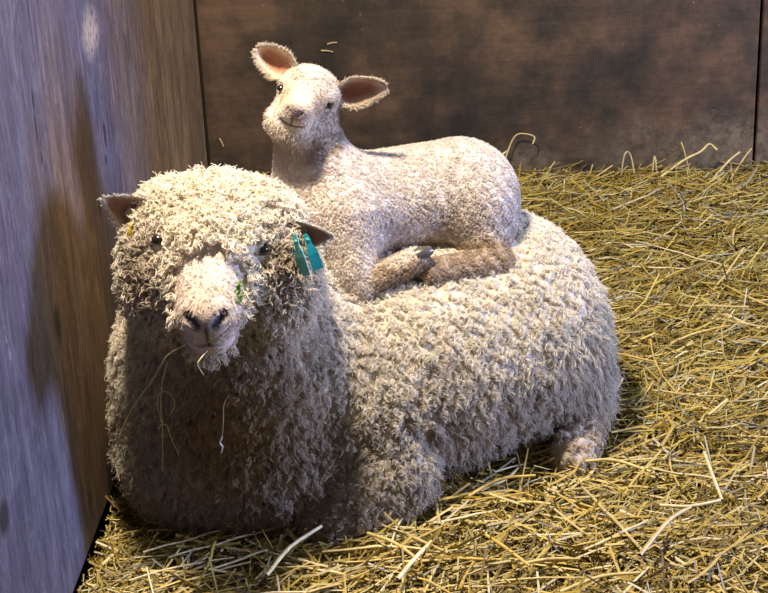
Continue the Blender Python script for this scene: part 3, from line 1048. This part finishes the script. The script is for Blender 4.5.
def build_straw():
    root = empty('straw_bedding', SB)
    tag(root, 'deep loose golden straw bedding spread over the pen floor', 'straw')
    gx, gy = np.meshgrid(np.linspace(-0.63, 2.1, 136), np.linspace(2.1, 4.74, 132), indexing='xy')
    x, y = gx.ravel(), gy.ravel()
    x = np.maximum(x, -0.632 + (y - 2.57) * 0.034)
    z = ground(x, y) - 0.012 + 0.014 * RNG.random(len(x))
    i = (np.arange(131)[:, None] * 136 + np.arange(135)[None]).ravel()
    F = np.stack([i, i + 1, i + 137, i + 136], 1)
    m = simple_mat('matted_straw', (0.07, 0.045, 0.014), 0.9, 0.1, 0.55, 90)
    mesh_np('straw_mat', np.stack([x, y, z], 1), F, m, root, SB)
    if not STRAW:
        return
    n = 66000
    u = RNG.random(n)
    y = 2.2 + 2.53 * u ** 1.05
    xmax = np.clip(0.35 * y + 0.25, 0, 2.0)
    x = -0.62 + (xmax + 0.62) * RNG.random(n)
    k = ~in_ewe(x, y, 0.03)
    x, y = x[k], y[k]
    n = len(x)
    big = RNG.random(n)
    L = np.where(big < 0.45, 0.03 + 0.05 * RNG.random(n), np.where(big < 0.88, 0.07 + 0.09 * RNG.random(n), 0.15 + 0.12 * RNG.random(n)))
    r = np.where(big < 0.45, 0.0007 + 0.0009 * RNG.random(n), np.where(big < 0.8, 0.0010 + 0.0014 * RNG.random(n), 0.0016 + 0.0018 * RNG.random(n)))
    th = RNG.random(n) * 6.283
    th = np.where(RNG.random(n) < 0.3, RNG.normal(0.25, 0.5, n), th)
    layer = RNG.random(n) ** 1.6
    pit = RNG.normal(0, 0.22, n) + 0.1 * layer
    d = np.stack([np.cos(th) * np.cos(pit), np.sin(th) * np.cos(pit), np.sin(pit)], 1)
    c = np.stack([x, y, ground(x, y) + 0.0 + 0.052 * layer], 1)
    K = 4
    t = np.linspace(-0.5, 0.5, K)
    bend = RNG.normal(0, 0.10, n) * L
    kink = (RNG.random(n) < 0.12) * RNG.normal(0, 0.35, n) * L
    sd = np.stack([-np.sin(th), np.cos(th), 0 * th], 1)
    path = c[:, None] + (L[:, None] * t)[..., None] * d[:, None] + (bend[:, None] * (t * t * 4 - 0.5) + kink[:, None] * np.maximum(0, t))[..., None] * sd[:, None]
    path[..., 2] += (RNG.normal(0, 0.06, n) * L)[:, None] * (t * t * 4)[None]
    ex, ey = path[..., 0].ravel(), path[..., 1].ravel()
    path[..., 2] = np.maximum(path[..., 2], ground(ex, ey).reshape(n, K) + 0.001)
    path[..., 0] = np.maximum(path[..., 0], -0.628 + 0.034 * (path[..., 1] - 2.57))
    path[..., 1] = np.minimum(path[..., 1], 4.742)
    v, f, per = tubes(path, r, 3, 0.85)
    col = straw_palette(n).repeat(per, 0)
    o = mesh_np('loose_straw', v, f, mat_straw, root, SB, col, smooth=False)
    tag(o, 'tangle of fine golden straw', kind='stuff')

    # the larger stalks, one object each
    stalk_mats = []
    for cbase in ((0.50, 0.35, 0.09), (0.56, 0.43, 0.16), (0.40, 0.27, 0.06), (0.62, 0.52, 0.30), (0.44, 0.34, 0.15)):
        stalk_mats.append(simple_mat('straw_stalk_skin', cbase, 0.4, 0.5, 0.25, 60))
    meshes = []
    for k in range(14):
        Ls = 0.12 + 0.013 * k
        pts = []
        b = random.uniform(-0.08, 0.08); kk = random.choice([0, 0, 0, random.uniform(-0.5, 0.5)]); tk = random.uniform(0.3, 0.7)
        for t in np.linspace(0, 1, 7):
            pts.append((Ls * (t - 0.5), Ls * (b * math.sin(math.pi * t) + kk * max(0, t - tk)), Ls * random.uniform(-0.01, 0.015)))
        P = np.array(pts)
        rr = random.uniform(0.0022, 0.0042)
        v, f, _ = tubes(P[None], np.array([rr]), 5, 0.8)
        v[:, 2] *= 0.75
        # open cut ends read as hollow straw; slight joint half way
        v[15:20] = P[3] + (v[15:20] - P[3]) * 1.25
        o = mesh_np('straw_stalk', v, f, stalk_mats[k % 5])
        COL.objects.unlink(o)
        meshes.append(o.data)
        bpy.data.objects.remove(o)
    placed = 0
    while placed < 276:
        yy = 2.42 + 2.2 * random.random() ** 1.7
        xx = random.uniform(-0.58, 0.27 * yy + 0.12)
        if in_ewe(np.array([xx]), np.array([yy]), 0.0)[0] or in_ewe(np.array([xx]), np.array([yy - 0.05]), 0.0)[0]:
            continue
        o = bpy.data.objects.new('straw_stalk', random.choice(meshes))
        COL.objects.link(o)
        o.parent = root
        hl = o.data.vertices[0].co.x
        th = random.gauss(0.25, 0.55) if random.random() < 0.5 else random.uniform(0, 3.14)
        if xx < -0.40:
            th = random.gauss(0.5, 0.4)
            xx = max(xx, -0.42)
        zz = float(ground(np.array([xx]), np.array([yy]))[0]) + random.uniform(0.040, 0.062)
        o.location = Vector((xx, yy, zz)) - Vector(SB)
        slope = 0.13 * math.sin(th) if yy > 3.2 else 0
        o.rotation_euler = (0, -slope + random.gauss(0, 0.07), th)
        placed += 1

    # stalks that stand up against the boards and the boldest ones lying in front
    def stalk(pts, r, k):
        v, f = polytube(pts, r, 5, 0.85, 4)
        mesh_np('straw_stalk', v, f, stalk_mats[k], root, SB)
    for k, pts in enumerate((
            [(0.784, 4.66, 0.10), (0.797, 4.66, 0.22), (0.819, 4.67, 0.219), (0.837, 4.66, 0.13)],
            [(0.889, 4.66, 0.10), (0.897, 4.67, 0.215), (0.908, 4.66, 0.13)],
            [(0.85, 4.60, 0.12), (0.979, 4.64, 0.198), (1.043, 4.66, 0.222), (1.074, 4.67, 0.244), (1.098, 4.66, 0.226)],
            [(0.98, 4.66, 0.258), (0.991, 4.65, 0.224), (1.012, 4.64, 0.14)],
            [(1.140, 4.64, 0.13), (1.187, 4.66, 0.195), (1.215, 4.68, 0.22)],
            [(1.07, 4.62, 0.13), (1.135, 4.65, 0.19), (1.173, 4.66, 0.216)],
            [(0.375, 4.70, 0.10), (0.415, 4.71, 0.21), (0.442, 4.72, 0.274), (0.468, 4.72, 0.293), (0.511, 4.71, 0.284), (0.505, 4.70, 0.262)],
            [(0.32, 4.66, 0.17), (0.359, 4.69, 0.203), (0.425, 4.72, 0.237)],
            [(0.60, 4.60, 0.12), (0.68, 4.63, 0.15), (0.76, 4.66, 0.19)])):
        stalk(pts, 0.0042 if k in (2, 5, 7) else 0.003, (4, 4, 1, 2, 0, 1, 4, 3, 0)[k])
    for k, pts in enumerate((
            [(-0.25, 2.477, 0.055), (-0.207, 2.57, 0.06), (-0.149, 2.66, 0.05)],
            [(0.184, 2.651, 0.05), (0.219, 2.59, 0.055), (0.262, 2.524, 0.05)],
            [(0.247, 2.565, 0.05), (0.307, 2.571, 0.055), (0.367, 2.574, 0.05)],
            [(0.002, 2.471, 0.05), (0.036, 2.524, 0.06), (0.073, 2.595, 0.055)],
            [(0.698, 2.961, 0.05), (0.692, 2.856, 0.055), (0.69, 2.748, 0.05)],
            [(-0.055, 2.636, 0.05), (-0.001, 2.586, 0.055), (0.046, 2.524, 0.05)],
            [(0.500, 3.12, 0.05), (0.525, 3.17, 0.065), (0.56, 3.24, 0.075)],
            [(0.558, 2.739, 0.05), (0.617, 2.721, 0.055), (0.686, 2.748, 0.05)],
            [(0.312, 2.456, 0.05), (0.395, 2.495, 0.055), (0.476, 2.51, 0.05)],
            [(0.479, 2.531, 0.05), (0.555, 2.638, 0.06), (0.614, 2.705, 0.05)],
            [(0.16, 2.80, 0.04), (0.23, 2.85, 0.05), (0.31, 2.86, 0.05)],
            [(0.43, 2.93, 0.05), (0.49, 2.91, 0.06), (0.56, 2.86, 0.055)])):
        dz = float(ground(np.array([pts[1][0]]), np.array([pts[1][1]]))[0]) + 0.03
        stalk([(a, b, c + dz) for a, b, c in pts], 0.0048 if k % 3 == 0 else 0.0038, (3, 0, 1, 3, 3, 1, 1, 3, 1, 4, 0, 1)[k])


build_straw()

# ------------------------------------------------------------------ single stems and scraps
mat_hay = simple_mat('dry_hay_stem', (0.66, 0.54, 0.30), 0.5, 0.4, 0.2)
mat_pale = simple_mat('bleached_hay', (0.70, 0.72, 0.72), 0.5, 0.4, 0.2)
mat_fleck = simple_mat('old_straw_fleck', (0.34, 0.23, 0.10), 0.7, 0.2, 0.2)
mat_green = simple_mat('fresh_grass', (0.12, 0.30, 0.02), 0.5, 0.4, 0.3)


def stem(name, label, cat, pts, r, mat, group=None, extra=()):
    base = np.array(pts[-1])
    root = empty(name, base) if extra else None
    v, f = polytube(pts, r, 6, 0.75, 8)
    o = mesh_np('stem' if extra else name, v, f, mat, root, base)
    if not extra:
        o.location = base
        root = o
    for nm, p2, r2, m2 in extra:
        v, f = polytube(p2, r2, 6, 0.8, 8)
        mesh_np(nm, v, f, m2, root, base)
    tag(root, label, cat, group)
    return root


stem('hay_strand', 'long pale hay stem trailing from the corner of the ewe\'s mouth towards the wall', 'hay',
     [(-0.360, 2.485, 0.571), (-0.410, 2.56, 0.515), (-0.459, 2.665, 0.420), (-0.510, 2.705, 0.345), (-0.550, 2.745, 0.265), (-0.572, 2.765, 0.200), (-0.566, 2.755, 0.150)], 0.0013, mat_hay)
stem('hay_strand', 'looped hay stem dangling in the brown wool of the ewe\'s breast', 'hay',
     [(-0.426, 2.660, 0.460), (-0.443, 2.672, 0.406), (-0.451, 2.677, 0.351), (-0.451, 2.675, 0.315), (-0.464, 2.695, 0.201)], 0.0012, mat_hay, None,
     [('loop', [(-0.452, 2.675, 0.32), (-0.457, 2.680, 0.354), (-0.452, 2.677, 0.382), (-0.438, 2.669, 0.392), (-0.423, 2.661, 0.382), (-0.421, 2.661, 0.362), (-0.431, 2.666, 0.345)], 0.0011, mat_hay),
      ('side_shoot', [(-0.461, 2.685, 0.302), (-0.453, 2.678, 0.315), (-0.442, 2.671, 0.315), (-0.436, 2.674, 0.284), (-0.425, 2.676, 0.247)], 0.0012, mat_hay)])
stem('hay_strand', 'short bent hay stem poking from the middle of the ewe\'s lip', 'hay',
     [(-0.322, 2.470, 0.562), (-0.334, 2.455, 0.553), (-0.339, 2.452, 0.543), (-0.331, 2.458, 0.520)], 0.0011, mat_hay)
stem('hay_wisp', 'thin hay wisp with a bleached tip below the ewe\'s chin', 'hay',
     [(-0.309, 2.636, 0.393), (-0.321, 2.638, 0.373), (-0.326, 2.640, 0.332), (-0.331, 2.643, 0.300)], 0.0008, mat_hay, None,
     [('bleached_tip', [(-0.331, 2.643, 0.300), (-0.337, 2.646, 0.285), (-0.333, 2.648, 0.275), (-0.337, 2.652, 0.260)], 0.0018, mat_pale)])


def grass_scrap(label, centre, n, spread, size):
    base = np.array(centre)
    root = empty('grass_scrap', base)
    tag(root, label, 'grass')
    for k in range(n):
        p = base + RNG.normal(0, 1, 3) * np.array(spread)
        d = unit(RNG.normal(0, 1, 3) * np.array((1, 0.4, 1))) * size * (0.6 + 0.8 * RNG.random())
        v, f = polytube([p - d, p + np.array((0, -0.002, 0.001)), p + d], size * 0.34, 5, 0.5, 4)
        mesh_np('blade', v, f, mat_green, root, base)


grass_scrap('chewed bright green grass stuck beside the bridge of the ewe\'s nose', (-0.261, 2.512, 0.665), 16, (0.004, 0.003, 0.012), 0.0055)
grass_scrap('tiny green grass speck in the wool of the ewe\'s cheek', (-0.232, 2.605, 0.535), 3, (0.002, 0.002, 0.002), 0.004)
for p, d, lab in (((-0.129, 4.7475, 0.611), (0.016, 0, 0.002), 'upper of two straw flecks on the back wall above the lamb\'s ears'),
                  ((-0.147, 4.7475, 0.586), (0.019, 0, -0.003), 'lower of two straw flecks on the back wall above the lamb\'s ears'),
                  ((-0.509, 4.7475, 0.301), (0.006, 0, -0.014), 'straw fleck on the back wall beside the corner')):
    p, d = np.array(p), np.array(d)
    stem('straw_fleck', lab, 'straw', [p - d, p + (0, 0, 0.002), p + d], 0.0032, mat_fleck, 'straw flecks stuck to the back wall')
